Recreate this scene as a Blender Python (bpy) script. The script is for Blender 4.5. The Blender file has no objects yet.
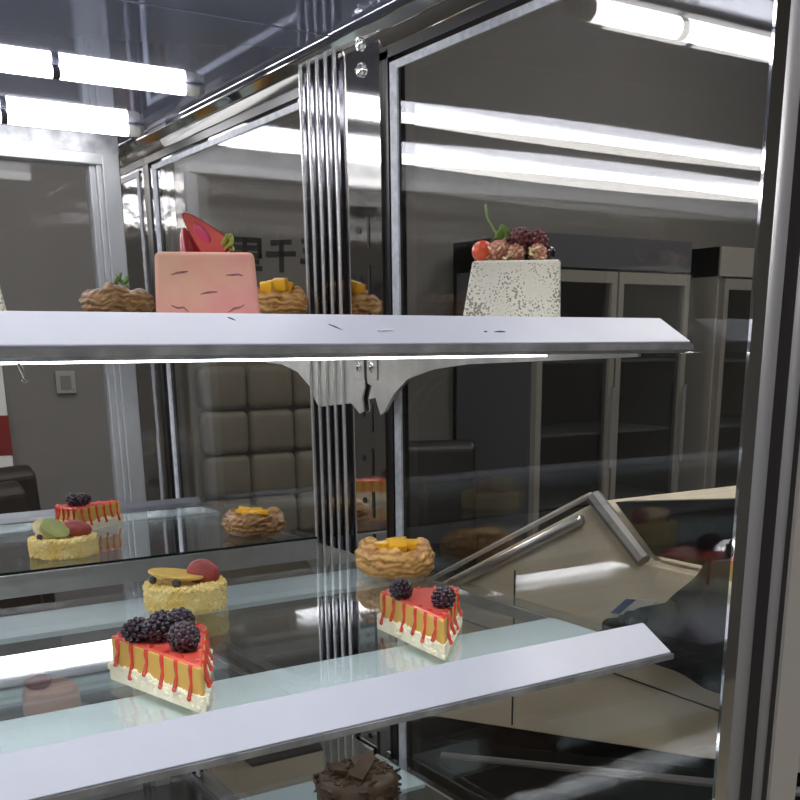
import bpy, bmesh, math, random
from mathutils import Vector, Matrix
random.seed(7)
sc = bpy.context.scene
COL = sc.collection
S = 0.5            # all coordinates below are in half metres, measured from the camera
H0 = 1.4           # camera height in metres
def W(x, y, z): return Vector((x * S, y * S, z * S + H0))

# ------------------------------------------------------------------ materials
def srgb(r, g, b):
    def c(v):
        v /= 255.0
        return v / 12.92 if v <= .04045 else ((v + .055) / 1.055) ** 2.4
    return (c(r), c(g), c(b), 1)

def mat(name, col, rough=.5, metal=0, noise=0, nscale=40, bump=0, bscale=120, col2=None, spec=.5, sss=0, coat=0, detail=3):
    m = bpy.data.materials.new(name); m.use_nodes = True
    nt = m.node_tree; b = nt.nodes['Principled BSDF']
    b.inputs['Base Color'].default_value = col
    b.inputs['Roughness'].default_value = rough
    b.inputs['Metallic'].default_value = metal
    b.inputs['Specular IOR Level'].default_value = spec
    if sss:
        b.inputs['Subsurface Weight'].default_value = sss
        b.inputs['Subsurface Radius'].default_value = (.006, .003, .002)
        b.inputs['Subsurface Scale'].default_value = .5
    if coat: b.inputs['Coat Weight'].default_value = coat; b.inputs['Coat Roughness'].default_value = .1
    if noise or col2 or bump:
        tc = nt.nodes.new('ShaderNodeTexCoord')
    if noise or col2:
        n = nt.nodes.new('ShaderNodeTexNoise'); n.inputs['Scale'].default_value = nscale; n.inputs['Detail'].default_value = detail
        nt.links.new(tc.outputs['Object'], n.inputs['Vector'])
        r = nt.nodes.new('ShaderNodeValToRGB')
        r.color_ramp.elements[0].position = .35; r.color_ramp.elements[1].position = .65
        c2 = col2 or tuple(min(1, v * (1 - noise)) for v in col[:3]) + (1,)
        r.color_ramp.elements[0].color = c2; r.color_ramp.elements[1].color = col
        nt.links.new(n.outputs['Fac'], r.inputs['Fac']); nt.links.new(r.outputs['Color'], b.inputs['Base Color'])
    if bump:
        n2 = nt.nodes.new('ShaderNodeTexNoise'); n2.inputs['Scale'].default_value = bscale; n2.inputs['Detail'].default_value = 4
        nt.links.new(tc.outputs['Object'], n2.inputs['Vector'])
        bp = nt.nodes.new('ShaderNodeBump'); bp.inputs['Strength'].default_value = bump; bp.inputs['Distance'].default_value = .002
        nt.links.new(n2.outputs['Fac'], bp.inputs['Height']); nt.links.new(bp.outputs['Normal'], b.inputs['Normal'])
    return m

def glass(name, tint, f0, rough=0.0):
    m = bpy.data.materials.new(name); m.use_nodes = True
    nt = m.node_tree; nt.nodes.clear()
    out = nt.nodes.new('ShaderNodeOutputMaterial'); mix = nt.nodes.new('ShaderNodeMixShader')
    tr = nt.nodes.new('ShaderNodeBsdfTransparent'); tr.inputs[0].default_value = tint
    gl = nt.nodes.new('ShaderNodeBsdfGlossy'); gl.inputs['Roughness'].default_value = rough; gl.inputs['Color'].default_value = (.97, .98, 1, 1)
    lw = nt.nodes.new('ShaderNodeLayerWeight'); lw.inputs['Blend'].default_value = .5
    p = nt.nodes.new('ShaderNodeMath'); p.operation = 'POWER'; p.inputs[1].default_value = 5
    mu = nt.nodes.new('ShaderNodeMath'); mu.operation = 'MULTIPLY_ADD'; mu.inputs[1].default_value = 1 - f0; mu.inputs[2].default_value = f0
    nt.links.new(lw.outputs['Facing'], p.inputs[0]); nt.links.new(p.outputs[0], mu.inputs[0]); nt.links.new(mu.outputs[0], mix.inputs[0])
    nt.links.new(tr.outputs[0], mix.inputs[1]); nt.links.new(gl.outputs[0], mix.inputs[2]); nt.links.new(mix.outputs[0], out.inputs[0])
    return m

def emit(name, col, st):
    m = bpy.data.materials.new(name); m.use_nodes = True
    nt = m.node_tree; nt.nodes.clear()
    out = nt.nodes.new('ShaderNodeOutputMaterial'); e = nt.nodes.new('ShaderNodeEmission')
    e.inputs[0].default_value = col; e.inputs[1].default_value = st
    nt.links.new(e.outputs[0], out.inputs[0]); return m

def pitted(name):
    m = mat(name, srgb(214, 209, 196), .75, noise=.1, nscale=30, bump=.3, bscale=250)
    nt = m.node_tree; b = nt.nodes['Principled BSDF']
    old = b.inputs['Base Color'].links[0].from_socket
    tc = nt.nodes.new('ShaderNodeTexCoord')
    v = nt.nodes.new('ShaderNodeTexVoronoi'); v.inputs['Scale'].default_value = 620
    n = nt.nodes.new('ShaderNodeTexNoise'); n.inputs['Scale'].default_value = 60
    nt.links.new(tc.outputs['Object'], v.inputs['Vector']); nt.links.new(tc.outputs['Object'], n.inputs['Vector'])
    s = nt.nodes.new('ShaderNodeMath'); s.operation = 'MULTIPLY_ADD'; s.inputs[1].default_value = 1.3; s.inputs[2].default_value = -.38
    nt.links.new(n.outputs['Fac'], s.inputs[0])
    lt = nt.nodes.new('ShaderNodeMath'); lt.operation = 'LESS_THAN'
    nt.links.new(v.outputs['Distance'], lt.inputs[0]); nt.links.new(s.outputs[0], lt.inputs[1])
    mx = nt.nodes.new('ShaderNodeMixRGB'); mx.inputs[2].default_value = srgb(138, 132, 118)
    nt.links.new(lt.outputs[0], mx.inputs[0]); nt.links.new(old, mx.inputs[1]); nt.links.new(mx.outputs[0], b.inputs['Base Color'])
    return m

M = {}
M['steel_top'] = mat('dark_polished_steel', (.40, .43, .58, 1), .06, .55)
M['chrome'] = mat('chrome', (.82, .82, .82, 1), .04, 1)
M['plate'] = mat('polished_plate', (.60, .58, .55, 1), .06, 1, bump=.05, bscale=5)
M['ripple'] = mat('rippled_plate', (.55, .54, .53, 1), .05, 1, bump=.6, bscale=9)
M['flute'] = mat('chrome_flute', (.90, .89, .88, 1), .25, .8)
M['dark_steel'] = mat('dark_steel', (.10, .10, .12, 1), .12, 1)
M['bracket'] = mat('bracket_steel', (.64, .62, .58, 1), .4, 1, noise=.15, nscale=60)
M['alu'] = mat('aluminium', (.70, .71, .72, 1), .32, 1, noise=.06, nscale=80)
M['alu_dull'] = mat('dull_grey_profile', srgb(150, 150, 154), .4, .3)
M['alu_light'] = mat('light_grey_profile', srgb(186, 182, 178), .45, .2)
M['door_alu'] = mat('door_aluminium', srgb(172, 174, 176), .4, .35, noise=.08, nscale=30)
M['gasket'] = mat('black_rubber_gasket', srgb(38, 35, 38), .6)
M['black'] = mat('black_plastic', srgb(16, 16, 19), .4)
M['lip'] = mat('white_price_rail', srgb(192, 196, 212), .4, noise=.04, nscale=25, bump=.02)
M['edge'] = mat('grey_rail_edge', srgb(168, 170, 174), .4, .3, noise=.45, nscale=50)
M['scratch'] = mat('dark_scratch', srgb(70, 70, 80), .7)
M['chip'] = mat('pale_chip', srgb(240, 240, 245), .6)
M['glass_end'] = glass('double_glazed_pane', (.85, .84, .82, 1), .055)
M['glass_door'] = glass('sliding_door_pane', (.95, .95, .95, 1), .008)
M['glass_shelf'] = glass('shelf_glass', (.955, .97, .97, 1), .07)
M['frost'] = mat('frosted_band', srgb(222, 236, 240), .3, spec=.5)
M['frost_edge'] = mat('green_glass_edge', srgb(20, 40, 38), .1)
M['spacer'] = mat('spacer_bar', srgb(205, 208, 216), .5, .1, noise=.25, nscale=150)
M['tube'] = emit('lit_tube', (1.0, .98, .97, 1), 8)
M['led'] = emit('led_strip', (.97, .98, 1, 1), 7)
M['cap'] = mat('lamp_end_cap', srgb(225, 222, 214), .4)
M['deck'] = mat('steel_deck', (.45, .45, .44, 1), .25, 1)
M['cabinet'] = mat('cabinet_body', srgb(120, 120, 122), .5)
# room
M['wall'] = mat('grey_paint', srgb(118, 116, 114), .85, noise=.05, nscale=3)
M['wall2'] = mat('light_paint', srgb(150, 148, 142), .85)
M['floor'] = mat('beige_tile', srgb(170, 162, 146), .35, noise=.12, nscale=4)
M['ceil'] = mat('ceiling_paint', srgb(170, 170, 168), .9)
M['ink'] = mat('black_lettering', srgb(14, 14, 18), .6)
M['beige'] = mat('beige_panel', srgb(236, 226, 204), .5, noise=.08, nscale=8)
M['leather'] = mat('dark_brown_leather', srgb(48, 42, 40), .4, noise=.3, nscale=12)
M['quilt'] = mat('cream_upholstery', srgb(112, 107, 94), .6, noise=.12, nscale=20)
M['cooler'] = mat('dark_cooler_body', srgb(84, 86, 94), .45)
M['cooler_in'] = mat('cooler_interior', srgb(42, 46, 48), .5)
M['cooler_frame'] = mat('cooler_door_frame', srgb(140, 138, 133), .4)
M['cooler_glass'] = glass('cooler_pane', (.8, .82, .82, 1), .05)
M['wire'] = mat('wire_shelf', srgb(130, 132, 134), .4, .3)
M['reflected_sleeve'] = mat('dark_sleeve_cloth', srgb(44, 48, 56), .9, noise=.3, nscale=25, bump=.4, bscale=60)
M['cuff'] = mat('black_ribbed_cuff', srgb(12, 12, 15), .95, bump=.5, bscale=90)
M['fill_panel'] = emit('ceiling_panel', (1, .98, .96, 1), 8)  # glow of the added room panels, out of view
M['fill_panel_front'] = emit('added_panel_front', (1, .98, .96, 1), 16)  # stronger glow of the added panel that brightens the case front
M['white'] = mat('white_plastic', srgb(222, 222, 220), .5)
M['bluefield'] = mat('blue_print', srgb(84, 104, 150), .5)
M['red'] = mat('red_card', srgb(120, 30, 30), .6)
# food
M['pink'] = mat('pink_sponge', srgb(222, 148, 142), .7, nscale=26, col2=srgb(224, 172, 148), bump=.4, bscale=180)
M['pink_dark'] = mat('purple_crease', srgb(128, 84, 104), .8, nscale=200, col2=srgb(168, 108, 112))
M['whitecake'] = pitted('pitted_white_sponge')
M['straw'] = mat('strawberry_skin', srgb(190, 58, 58), .25, nscale=60, col2=srgb(150, 38, 46), coat=.4)
M['straw_in'] = mat('strawberry_flesh', srgb(236, 122, 108), .3, nscale=35, col2=srgb(220, 88, 96), coat=.3)
M['straw_core'] = mat('strawberry_core', srgb(232, 88, 130), .3)
M['straw_dry'] = mat('dull_strawberry', srgb(176, 84, 80), .45, nscale=120, col2=srgb(150, 62, 62), bump=.3, bscale=200)
M['leaf'] = mat('green_leaf', srgb(104, 138, 58), .5, noise=.3, nscale=60)
M['leafy'] = mat('yellow_green_calyx', srgb(176, 190, 84), .5, noise=.3, nscale=90)
M['stem'] = mat('pale_stem', srgb(140, 168, 96), .5)
M['orange_berry'] = mat('orange_berry', srgb(226, 92, 52), .3, coat=.4, nscale=80, col2=srgb(206, 66, 44))
M['frost_berry'] = mat('sugared_berry', srgb(178, 110, 96), .6, nscale=120, col2=srgb(210, 158, 138), bump=.3)
M['dark_berry'] = mat('dark_raspberry', srgb(96, 48, 54), .4, nscale=90, col2=srgb(140, 84, 84))
M['berry'] = mat('blackberry', srgb(36, 22, 34), .22, nscale=120, col2=srgb(58, 34, 50), coat=.5)
M['filling'] = mat('mustard_filling', srgb(222, 178, 88), .5, noise=.08, nscale=25, sss=.1)
M['crust'] = mat('cream_crumb', srgb(246, 239, 212), .8, noise=.14, nscale=90)
M['glaze'] = mat('red_glaze', srgb(240, 98, 84), .22, noise=.1, nscale=60, coat=.4)
M['drip'] = mat('red_sauce', srgb(216, 66, 50), .2, coat=.5)
M['crumb'] = mat('golden_crumb', srgb(246, 228, 164), .7, nscale=60, col2=srgb(234, 204, 118))
M['pastry'] = mat('baked_pastry', srgb(228, 178, 102), .42, nscale=22, col2=srgb(178, 122, 62), bump=.35, bscale=70, detail=6, coat=.15)
M['pastry_dark'] = mat('dark_pastry', srgb(168, 126, 76), .5, nscale=18, col2=srgb(112, 78, 44), bump=.35, bscale=70, detail=6)
def layered(name, c1, c2):
    m = mat(name, c1, .42, coat=.12); nt = m.node_tree; b = nt.nodes['Principled BSDF']
    tc = nt.nodes.new('ShaderNodeTexCoord'); wv = nt.nodes.new('ShaderNodeTexWave'); wv.wave_type = 'BANDS'; wv.bands_direction = 'Z'
    wv.inputs['Scale'].default_value = 55; wv.inputs['Distortion'].default_value = 9; wv.inputs['Detail'].default_value = 3; wv.inputs['Detail Scale'].default_value = 1.2
    nz = nt.nodes.new('ShaderNodeTexNoise'); nz.inputs['Scale'].default_value = 45; nz.inputs['Detail'].default_value = 5
    mx = nt.nodes.new('ShaderNodeMath'); mx.operation = 'MULTIPLY_ADD'; mx.inputs[1].default_value = .45
    r = nt.nodes.new('ShaderNodeValToRGB'); r.color_ramp.elements[0].position = .25; r.color_ramp.elements[1].position = .85
    r.color_ramp.elements[0].color = c2; r.color_ramp.elements[1].color = c1
    hm = nt.nodes.new('ShaderNodeMath'); hm.operation = 'MULTIPLY'; hm.inputs[1].default_value = .62
    bp = nt.nodes.new('ShaderNodeBump'); bp.inputs['Strength'].default_value = .6; bp.inputs['Distance'].default_value = .0015
    nt.links.new(tc.outputs['Object'], wv.inputs['Vector']); nt.links.new(tc.outputs['Object'], nz.inputs['Vector'])
    nt.links.new(nz.outputs['Fac'], hm.inputs[0]); nt.links.new(wv.outputs['Fac'], mx.inputs[0]); nt.links.new(hm.outputs[0], mx.inputs[2])
    nt.links.new(mx.outputs[0], r.inputs['Fac']); nt.links.new(r.outputs['Color'], b.inputs['Base Color'])
    nt.links.new(mx.outputs[0], bp.inputs['Height']); nt.links.new(bp.outputs['Normal'], b.inputs['Normal'])
    return m
M['pastry'] = layered('baked_pastry', srgb(232, 184, 106), srgb(168, 112, 56))
M['pastry_dark'] = layered('dark_pastry', srgb(180, 136, 82), srgb(100, 68, 38))
M['mango'] = mat('mango', srgb(250, 190, 34), .3, noise=.1, nscale=50, coat=.3, sss=.1)
M['pear'] = mat('yellow_fruit_slice', srgb(222, 184, 92), .35, noise=.15, nscale=60)
M['kiwi'] = mat('kiwi_slice', srgb(172, 178, 112), .35, noise=.25, nscale=80)
M['blue'] = mat('blueberry', srgb(72, 66, 72), .5)
M['cream'] = mat('cream_slice', srgb(224, 206, 160), .5)
M['choc'] = mat('chocolate', srgb(66, 48, 34), .5, nscale=60, col2=srgb(92, 72, 52), bump=.2)
M['mousse'] = mat('pink_mousse', srgb(232, 184, 160), .5, noise=.06, nscale=20)
M['cherry'] = mat('dark_red_curl', srgb(160, 78, 74), .25, coat=.4, noise=.3, nscale=40)
M['palegreen'] = mat('pale_green_sponge', srgb(206, 212, 178), .7, noise=.1, nscale=30)

# ------------------------------------------------------------------ object helpers
def empty(name, label=None, cat=None, at=(0, 0, 0), rz=0, group=None):
    o = bpy.data.objects.new(name, None); COL.objects.link(o)
    o.location = W(*at); o.rotation_euler = (0, 0, rz); o.empty_display_size = .02
    o['at'] = list(at)
    if label: o['label'] = label; o['category'] = cat
    if group: o['group'] = group
    return o

def origin(o):
    v = Vector((0, 0, 0))
    while o:
        v += Vector(o['at']); o = o.parent
    return v

def obj(name, bm, m, parent=None, smooth=False, bevel=0, label=None, world=False, loc=None, sub=0):
    """one mesh object; coordinates in half metres. world=True: given in world units, moved into the parent's frame"""
    off = origin(parent) if (world and parent) else Vector((0, 0, 0))
    base = Vector((0, 0, 0))
    if parent is None:
        base = Vector(loc) if loc else Vector((0, 0, 0))
        off = base
    for v in bm.verts: v.co = (v.co - off) * S
    bmesh.ops.recalc_face_normals(bm, faces=bm.faces[:])
    me = bpy.data.meshes.new(name); bm.to_mesh(me); bm.free()
    me.materials.append(m)
    if smooth:
        for p in me.polygons: p.use_smooth = True
    o = bpy.data.objects.new(name, me); COL.objects.link(o)
    if parent: o.parent = parent; o['at'] = [0, 0, 0]
    else: o.location = W(*base); o['at'] = list(base)
    if label: o['label'] = label
    if bevel:
        b = o.modifiers.new('bevel', 'BEVEL'); b.width = bevel * S; b.segments = 3; b.limit_method = 'ANGLE'; b.angle_limit = math.radians(40)
    if sub:
        s = o.modifiers.new('sub', 'SUBSURF'); s.levels = sub; s.render_levels = sub
    return o

def struct(name, bm, m, loc=None):
    o = obj(name, bm, m, None, loc=loc); o['kind'] = 'structure'; o['label'] = name.replace('_', ' ') ; return o

def NB(): return bmesh.new()

def box(bm, x0, x1, y0, y1, z0, z1):
    vs = [bm.verts.new((x, y, z)) for x in (x0, x1) for y in (y0, y1) for z in (z0, z1)]
    for f in ((0, 1, 3, 2), (4, 6, 7, 5), (0, 4, 5, 1), (2, 3, 7, 6), (0, 2, 6, 4), (1, 5, 7, 3)):
        bm.faces.new([vs[i] for i in f])
    return bm

def obox(bm, c, size, rot=None):
    m = Matrix.Translation(c) @ (rot.to_4x4() if rot else Matrix.Identity(4)) @ Matrix.Diagonal((size[0], size[1], size[2], 1))
    bmesh.ops.create_cube(bm, size=1, matrix=m); return bm

def prism(bm, poly, a0, a1, axis='z'):
    def P(u, v, a):
        return (u, v, a) if axis == 'z' else ((a, u, v) if axis == 'x' else (u, a, v))
    lo = [bm.verts.new(P(u, v, a0)) for u, v in poly]; hi = [bm.verts.new(P(u, v, a1)) for u, v in poly]
    bm.faces.new(lo[::-1]); bm.faces.new(hi)
    n = len(poly)
    for i in range(n): bm.faces.new((lo[i], lo[(i + 1) % n], hi[(i + 1) % n], hi[i]))
    return bm

def frame(d):
    d = d.normalized(); a = Vector((0, 0, 1)) if abs(d.z) < .9 else Vector((1, 0, 0))
    u = d.cross(a).normalized(); return u, d.cross(u).normalized()

def tube(bm, pts, rad, n=10, cap=True):
    pts = [Vector(p) for p in pts]
    if not isinstance(rad, (list, tuple)): rad = [rad] * len(pts)
    rings = []
    for i, p in enumerate(pts):
        d = (pts[min(i + 1, len(pts) - 1)] - pts[max(i - 1, 0)])
        u, v = frame(d)
        rings.append([bm.verts.new(p + rad[i] * (math.cos(t) * u + math.sin(t) * v)) for t in (2 * math.pi * k / n for k in range(n))])
    for a, b in zip(rings, rings[1:]):
        for k in range(n): bm.faces.new((a[k], a[(k + 1) % n], b[(k + 1) % n], b[k]))
    if cap: bm.faces.new(rings[0][::-1]); bm.faces.new(rings[-1])
    return bm

def ball(bm, c, r, rot=None, sub=2):
    if not isinstance(r, (list, tuple)): r = (r, r, r)
    m = Matrix.Translation(c) @ (rot.to_4x4() if rot else Matrix.Identity(4)) @ Matrix.Diagonal((r[0], r[1], r[2], 1))
    return bmesh.ops.create_icosphere(bm, subdivisions=sub, radius=1, matrix=m)['verts']

def lathe(bm, prof, n=48, fn=None):
    rings = []
    for i, (r, z) in enumerate(prof):
        ring = []
        for k in range(n):
            t = 2 * math.pi * k / n
            rr, zz = (r, z) if fn is None else fn(r, z, t, i)
            ring.append(bm.verts.new((rr * math.cos(t), rr * math.sin(t), zz)))
        rings.append(ring)
    for a, b in zip(rings, rings[1:]):
        for k in range(n): bm.faces.new((a[k], a[(k + 1) % n], b[(k + 1) % n], b[k]))
    bm.faces.new(rings[0][::-1]); bm.faces.new(rings[-1])
    return bm

# ------------------------------------------------------------------ room shell
FL, CE = -2.8, 3.4
XL, XR, YF, YB = -4.5, 9.0, -4.0, 7.0
struct('floor', box(NB(), XL, XR, YF, YB, FL - .1, FL), M['floor'], (2, 2, FL))
struct('ceiling', box(NB(), XL, XR, YF, YB, CE, CE + .1), M['ceil'], (2, 2, CE))
struct('wall_back', box(NB(), XL, XR, YB, YB + .2, FL, CE), M['wall'], (2, YB, FL))
struct('wall_right', box(NB(), XR, XR + .2, YF, YB, FL, CE), M['wall2'], (XR, 2, FL))
struct('wall_left', box(NB(), XL - .2, XL, YF, YB, FL, CE), M['wall'], (XL, 2, FL))
struct('wall_front', box(NB(), XL, XR, YF - .2, YF, FL, CE), M['wall'], (2, YF, FL))
struct('baseboard_back', box(NB(), XL, XR, YB - .03, YB, FL, FL + .2), M['wall2'], (2, YB, FL))

# ------------------------------------------------------------------ the display case
case = empty('display_case', 'chrome and glass bakery display case with sliding rear doors and lit interior', 'display case', (0, 1.8, FL))
XE = 1.0                       # inner face of the end wall
YC0, YC1 = .822, 2.80           # front and rear of the case
ZB, ZG, ZT = -1.25, .468, .516 # deck, top of the panes, ceiling of the case
XS = -1.6
def cp(name, bm, m, parent=case, **k): return obj(name, bm, m, parent, world=True, **k)

cp('base_cabinet', box(NB(), XS, XE + .06, YC0 - .02, YC1 + .06, FL, ZB - .04), M['cabinet'])
cp('deck_panel', box(NB(), XS, XE + .06, YC0 - .02, YC1 + .06, ZB - .04, ZB), M['deck'])
cp('ceiling_panel', box(NB(), XS, XE + .06, 1.752, YC1 + .06, ZT, ZT + .05), M['steel_top'])
cp('ceiling_panel', box(NB(), XS, XE + .06, YC0 - .02, 1.748, ZT + .001, ZT + .05), M['steel_top'])
# top rail over the end panes: black gasket and polished steel steps
cp('top_gasket', box(NB(), XE - .004, XE + .03, YC0, YC1, ZG - .012, ZG + .004), M['black'])
r = NB(); prism(r, [(XE - .006, ZG + .004), (XE + .03, ZG + .004), (XE + .03, ZT), (XE - .03, ZT), (XE - .03, ZT - .010), (XE - .012, ZT - .022)], YC0, YC1, 'y')
cp('top_rail', r, M['plate'], bevel=.002)
# end panes, gently bowed sealed units
def pane(y0, y1, z0, z1, xc, th, bow):
    bm = NB(); ny, nz = 28, 28
    def X(u, v): return bow * (math.sin(math.pi * u) * math.sin(math.pi * v))
    front = [[bm.verts.new((xc + X(i / ny, j / nz), y0 + (y1 - y0) * i / ny, z0 + (z1 - z0) * j / nz)) for j in range(nz + 1)] for i in range(ny + 1)]
    back = [[bm.verts.new((xc + th - X(i / ny, j / nz), y0 + (y1 - y0) * i / ny, z0 + (z1 - z0) * j / nz)) for j in range(nz + 1)] for i in range(ny + 1)]
    for g in (front, back):
        for i in range(ny):
            for j in range(nz): bm.faces.new((g[i][j], g[i + 1][j], g[i + 1][j + 1], g[i][j + 1]))
    return bm
def spacer(y0, y1, z0, z1, x0, x1, w):
    bm = NB()
    box(bm, x0, x1, y1 - w, y1, z0, z1 - .012); box(bm, x0, x1, y0, y1, z1 - .012, z1); return bm
for y0, y1 in ((1.890, YC1 - .008), (YC0 + .005, 1.612)):
    e = .045 if y1 > 2 else .012
    p = cp('end_pane', pane(y0, y1, ZB + .01, ZG - .012, XE, .014, .003), M['glass_end'], smooth=True)
    cp('spacer_bar', spacer(y0 + .012, y1 - e, ZB + .03, ZG - .02, XE - .004, XE - .0005, .022), M['spacer'], p)
cp('pane_gasket', box(NB(), XE - .004, XE + .03, 1.606, 1.622, ZB, ZG), M['black'])
cp('pane_gasket', box(NB(), XE - .003, XE + .03, YC1 - .024, YC1, ZB, ZG), M['black'])
cp('bottom_rail', box(NB(), XE - .005, XE + .04, YC0, YC1, ZB, ZB + .02), M['alu'])
# fluted upright
up = cp('upright_plate', box(NB(), XE - .010, XE + .03, 1.622, 1.890, ZB, ZT), M['plate'])
cp('flute_backing', box(NB(), XE - .014, XE - .009, 1.752, 1.888, ZB, ZT), M['dark_steel'], up)
for y in (1.886, 1.853, 1.820, 1.788, 1.756):
    b = NB()
    prism(b, [(XE - .0182, y - .0036), (XE - .0210, y - .0032), (XE - .0225, y - .001), (XE - .0225, y + .001), (XE - .0210, y + .0032), (XE - .0182, y + .0036)], ZB, ZT, 'z')
    cp('chrome_flute', b, M['flute'], up)
z = ZB + .06
while z < .22:
    cp('slot', box(NB(), XE - .0115, XE - .009, 1.664, 1.671, z, z + .05), M['black'], up); z += .08
z = ZB + .09
while z < .2:
    hl = NB(); tube(hl, [(XE - .0115, 1.70, z), (XE - .009, 1.70, z)], .006, 10); cp('bolt_hole', hl, M['black'], up); z += .08
for z in (.493, .452):
    b = NB(); ball(b, (XE - .012, 1.68, z), (.006, .012, .012)); obox(b, (XE - .018, 1.68, z), (.003, .014, .003)); cp('screw', b, M['chrome'], up, smooth=True)
# rear wall of the case: corner panel, door frames, panes
cp('corner_panel', box(NB(), .93, XE, YC1 - .004, YC1 + .02, ZB, ZT), M['ripple'])
def stile(x0, x1):
    b = NB(); w = x1 - x0
    box(b, x0, x0 + w * .22, YC1 + .012, YC1 + .05, ZB, ZG); box(b, x0 + w * .22, x0 + w * .40, YC1 + .002, YC1 + .05, ZB, ZG)
    box(b, x0 + w * .40, x1, YC1 - .008, YC1 + .05, ZB, ZG); return b
dr = cp('rear_door', stile(.857, .928), M['door_alu'], bevel=.002)
cp('door_rail', box(NB(), XS, .928, YC1 - .006, YC1 + .05, .447, .474), M['door_alu'], dr, bevel=.002)
cp('header_strip', box(NB(), XS, .93, YC1 - .004, YC1 + .05, .474, ZT), M['edge'])
cp('door_rail', box(NB(), XS, .85, YC1 - .004, YC1 + .05, ZB, ZB + .08), M['door_alu'], dr, bevel=.002)
cp('door_pane', box(NB(), XS, .855, YC1 + .026, YC1 + .034, ZB + .07, .45), M['glass_door'], dr)
# front right corner post
cp('corner_trim', box(NB(), XE - .008, XE + .014, .819, .823, ZB - .05, ZT + .05), M['chrome'])
fp = NB(); tube(fp, [(XE + .032, .834, ZB - .05), (XE + .032, .834, ZT + .3)], .0175, 20); cp('round_profile', fp, M['alu_dull'], smooth=True)
cp('front_gasket', box(NB(), XE + .047, XE + .078, .826, .85, ZB - .05, ZT + .3), M['gasket'])
fp = NB(); tube(fp, [(XE + .084, .830, ZB - .05), (XE + .084, .830, ZT + .3)], .0105, 20); cp('round_profile', fp, M['alu_dull'], smooth=True)
cp('front_gasket', box(NB(), XE + .092, XE + .108, .824, .85, ZB - .05, ZT + .3), M['gasket'])
cp('front_profile', box(NB(), XE + .104, XE + .16, .819, .85, FL, ZT + .3), M['alu_light'])

# ------------------------------------------------------------------ lamp tubes under the case ceiling
def lamp(y, xe, zc, r, label):
    t = empty('tube_lamp', label, 'lamp', ((xe + XS) / 2, y, zc), 0, 'strip lamps under the case ceiling')
    b = NB(); tube(b, [(XS + .05, y, zc), (xe, y, zc)], r, 20); obj('lit_tube', b, M['tube'], t, world=True, smooth=True)
    b = NB(); tube(b, [(xe, y, zc), (xe + .028, y, zc)], [r * 1.01, r * .98], 20); obj('end_cap', b, M['cap'], t, world=True, smooth=True)
    b = NB(); box(b, xe + .018, xe + .04, y - r * .8, y + r * .8, zc - r * .6, ZT - .001); obj('lamp_holder', b, M['edge'], t, world=True, bevel=.003)
    if ZT - zc > .025:
        obj('batten', box(NB(), XS + .05, xe + .03, y - .019, y + .019, zc + r + .002, ZT), M['alu_dull'], t, world=True, bevel=.002)
    b = NB(); tube(b, [(.612, y, zc), (.626, y, zc)], r * 1.02, 16); obj('clip', b, M['gasket'], t, world=True)
    return t
lamp(2.19, .875, .5045, .0112, 'lit white tube lamp under the case ceiling, middle one of three')
lamp(2.63, .90, .5018, .0138, 'lit white tube lamp under the case ceiling, rear one beside the sliding doors')
lamp(1.335, .81, .489, .0170, 'lit white tube lamp above the shelf front, reflected across the upper right pane')

# ------------------------------------------------------------------ shelves
def bracket_poly(front, z):
    if front: return [(1.615, -.005), (1.655, -.005), (1.655, -.062), (1.640, -.066), (1.652, -.09), (1.628, -.086), (1.612, -.116), (1.598, -.110), (1.565, -.078), (1.52, -.052), (1.45, -.036), (1.35, -.026), (.98, -.014), (.98, -.005)]
    return [(1.678, -.005), (2.5, -.005), (2.5, -.014), (2.15, -.026), (2.02, -.032), (1.95, -.046), (1.90, -.072), (1.875, -.1), (1.86, -.112), (1.73, -.10), (1.70, -.118), (1.684, -.112), (1.69, -.09), (1.678, -.066)]
def shelf(front, zg, label, group):
    yg0, yg1 = (.945, 1.60) if front else (1.812 if zg > .03 else 1.872, 2.50)
    t = empty('glass_shelf', label, 'shelf', (0, (yg0 + yg1) / 2, zg), 0, group)
    A = dict(parent=t, world=True)
    g = obj('glass_panel', box(NB(), XS, .972, yg0, yg1, zg - .012, zg), M['glass_shelf'], **A)
    def band(y0, y1): obj('frosted_band', box(NB(), XS, .971, y0, y1, zg - .020, zg - .0125), M['frost'], g, world=True)
    if front:
        band(.95, 1.125); band(1.47, 1.60)
        b = NB(); prism(b, [(.940, zg + .020), (.946, zg + .018), (.946, zg - .012), (.893, zg - .014), (.888, zg - .008)], XS, .970, 'x')
        rail = obj('price_rail', b, M['lip'], bevel=.0015, **A)
        b = NB(); prism(b, [(.960, zg - .012), (.886, zg - .010), (.886, zg - .017), (.90, zg - .021), (.96, zg - .021)], XS, .972, 'x')
        obj('lower_edge', b, M['edge'], **A)
        if zg > ZS3: obj('led_strip', box(NB(), XS, .80, .950, .965, zg - .0235, zg - .0212), M['led'], **A)
        return t, rail
    band(2.38, 2.50)
    b = NB(); prism(b, [(yg0 - .01, zg - .004), (yg0 + .002, zg - .004), (yg0 + .002, zg - .03), (yg0 - .01, zg - .045)], XS, .968, 'x'); obj('front_rail', b, M['alu'], bevel=.001, **A)
    b = NB(); prism(b, [(2.490, zg), (2.505, zg + .012), (2.51, zg - .03), (2.495, zg - .03)], XS, .968, 'x'); obj('rear_rail', b, M['cooler'], bevel=.001, **A)
    if zg > 0:
        obj('lamp_housing', box(NB(), XS, .76, 2.495, 2.60, -.014, zg - .021), M['alu'], **A)
        obj('led_strip', box(NB(), XS + .02, .74, 2.535, 2.598, -.021, -.0145), M['led'], **A)
    obj('green_edge', box(NB(), XS, .972, yg0 - .003, yg0, zg - .012, zg), M['frost_edge'], g, world=True)
    return t, None
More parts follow.
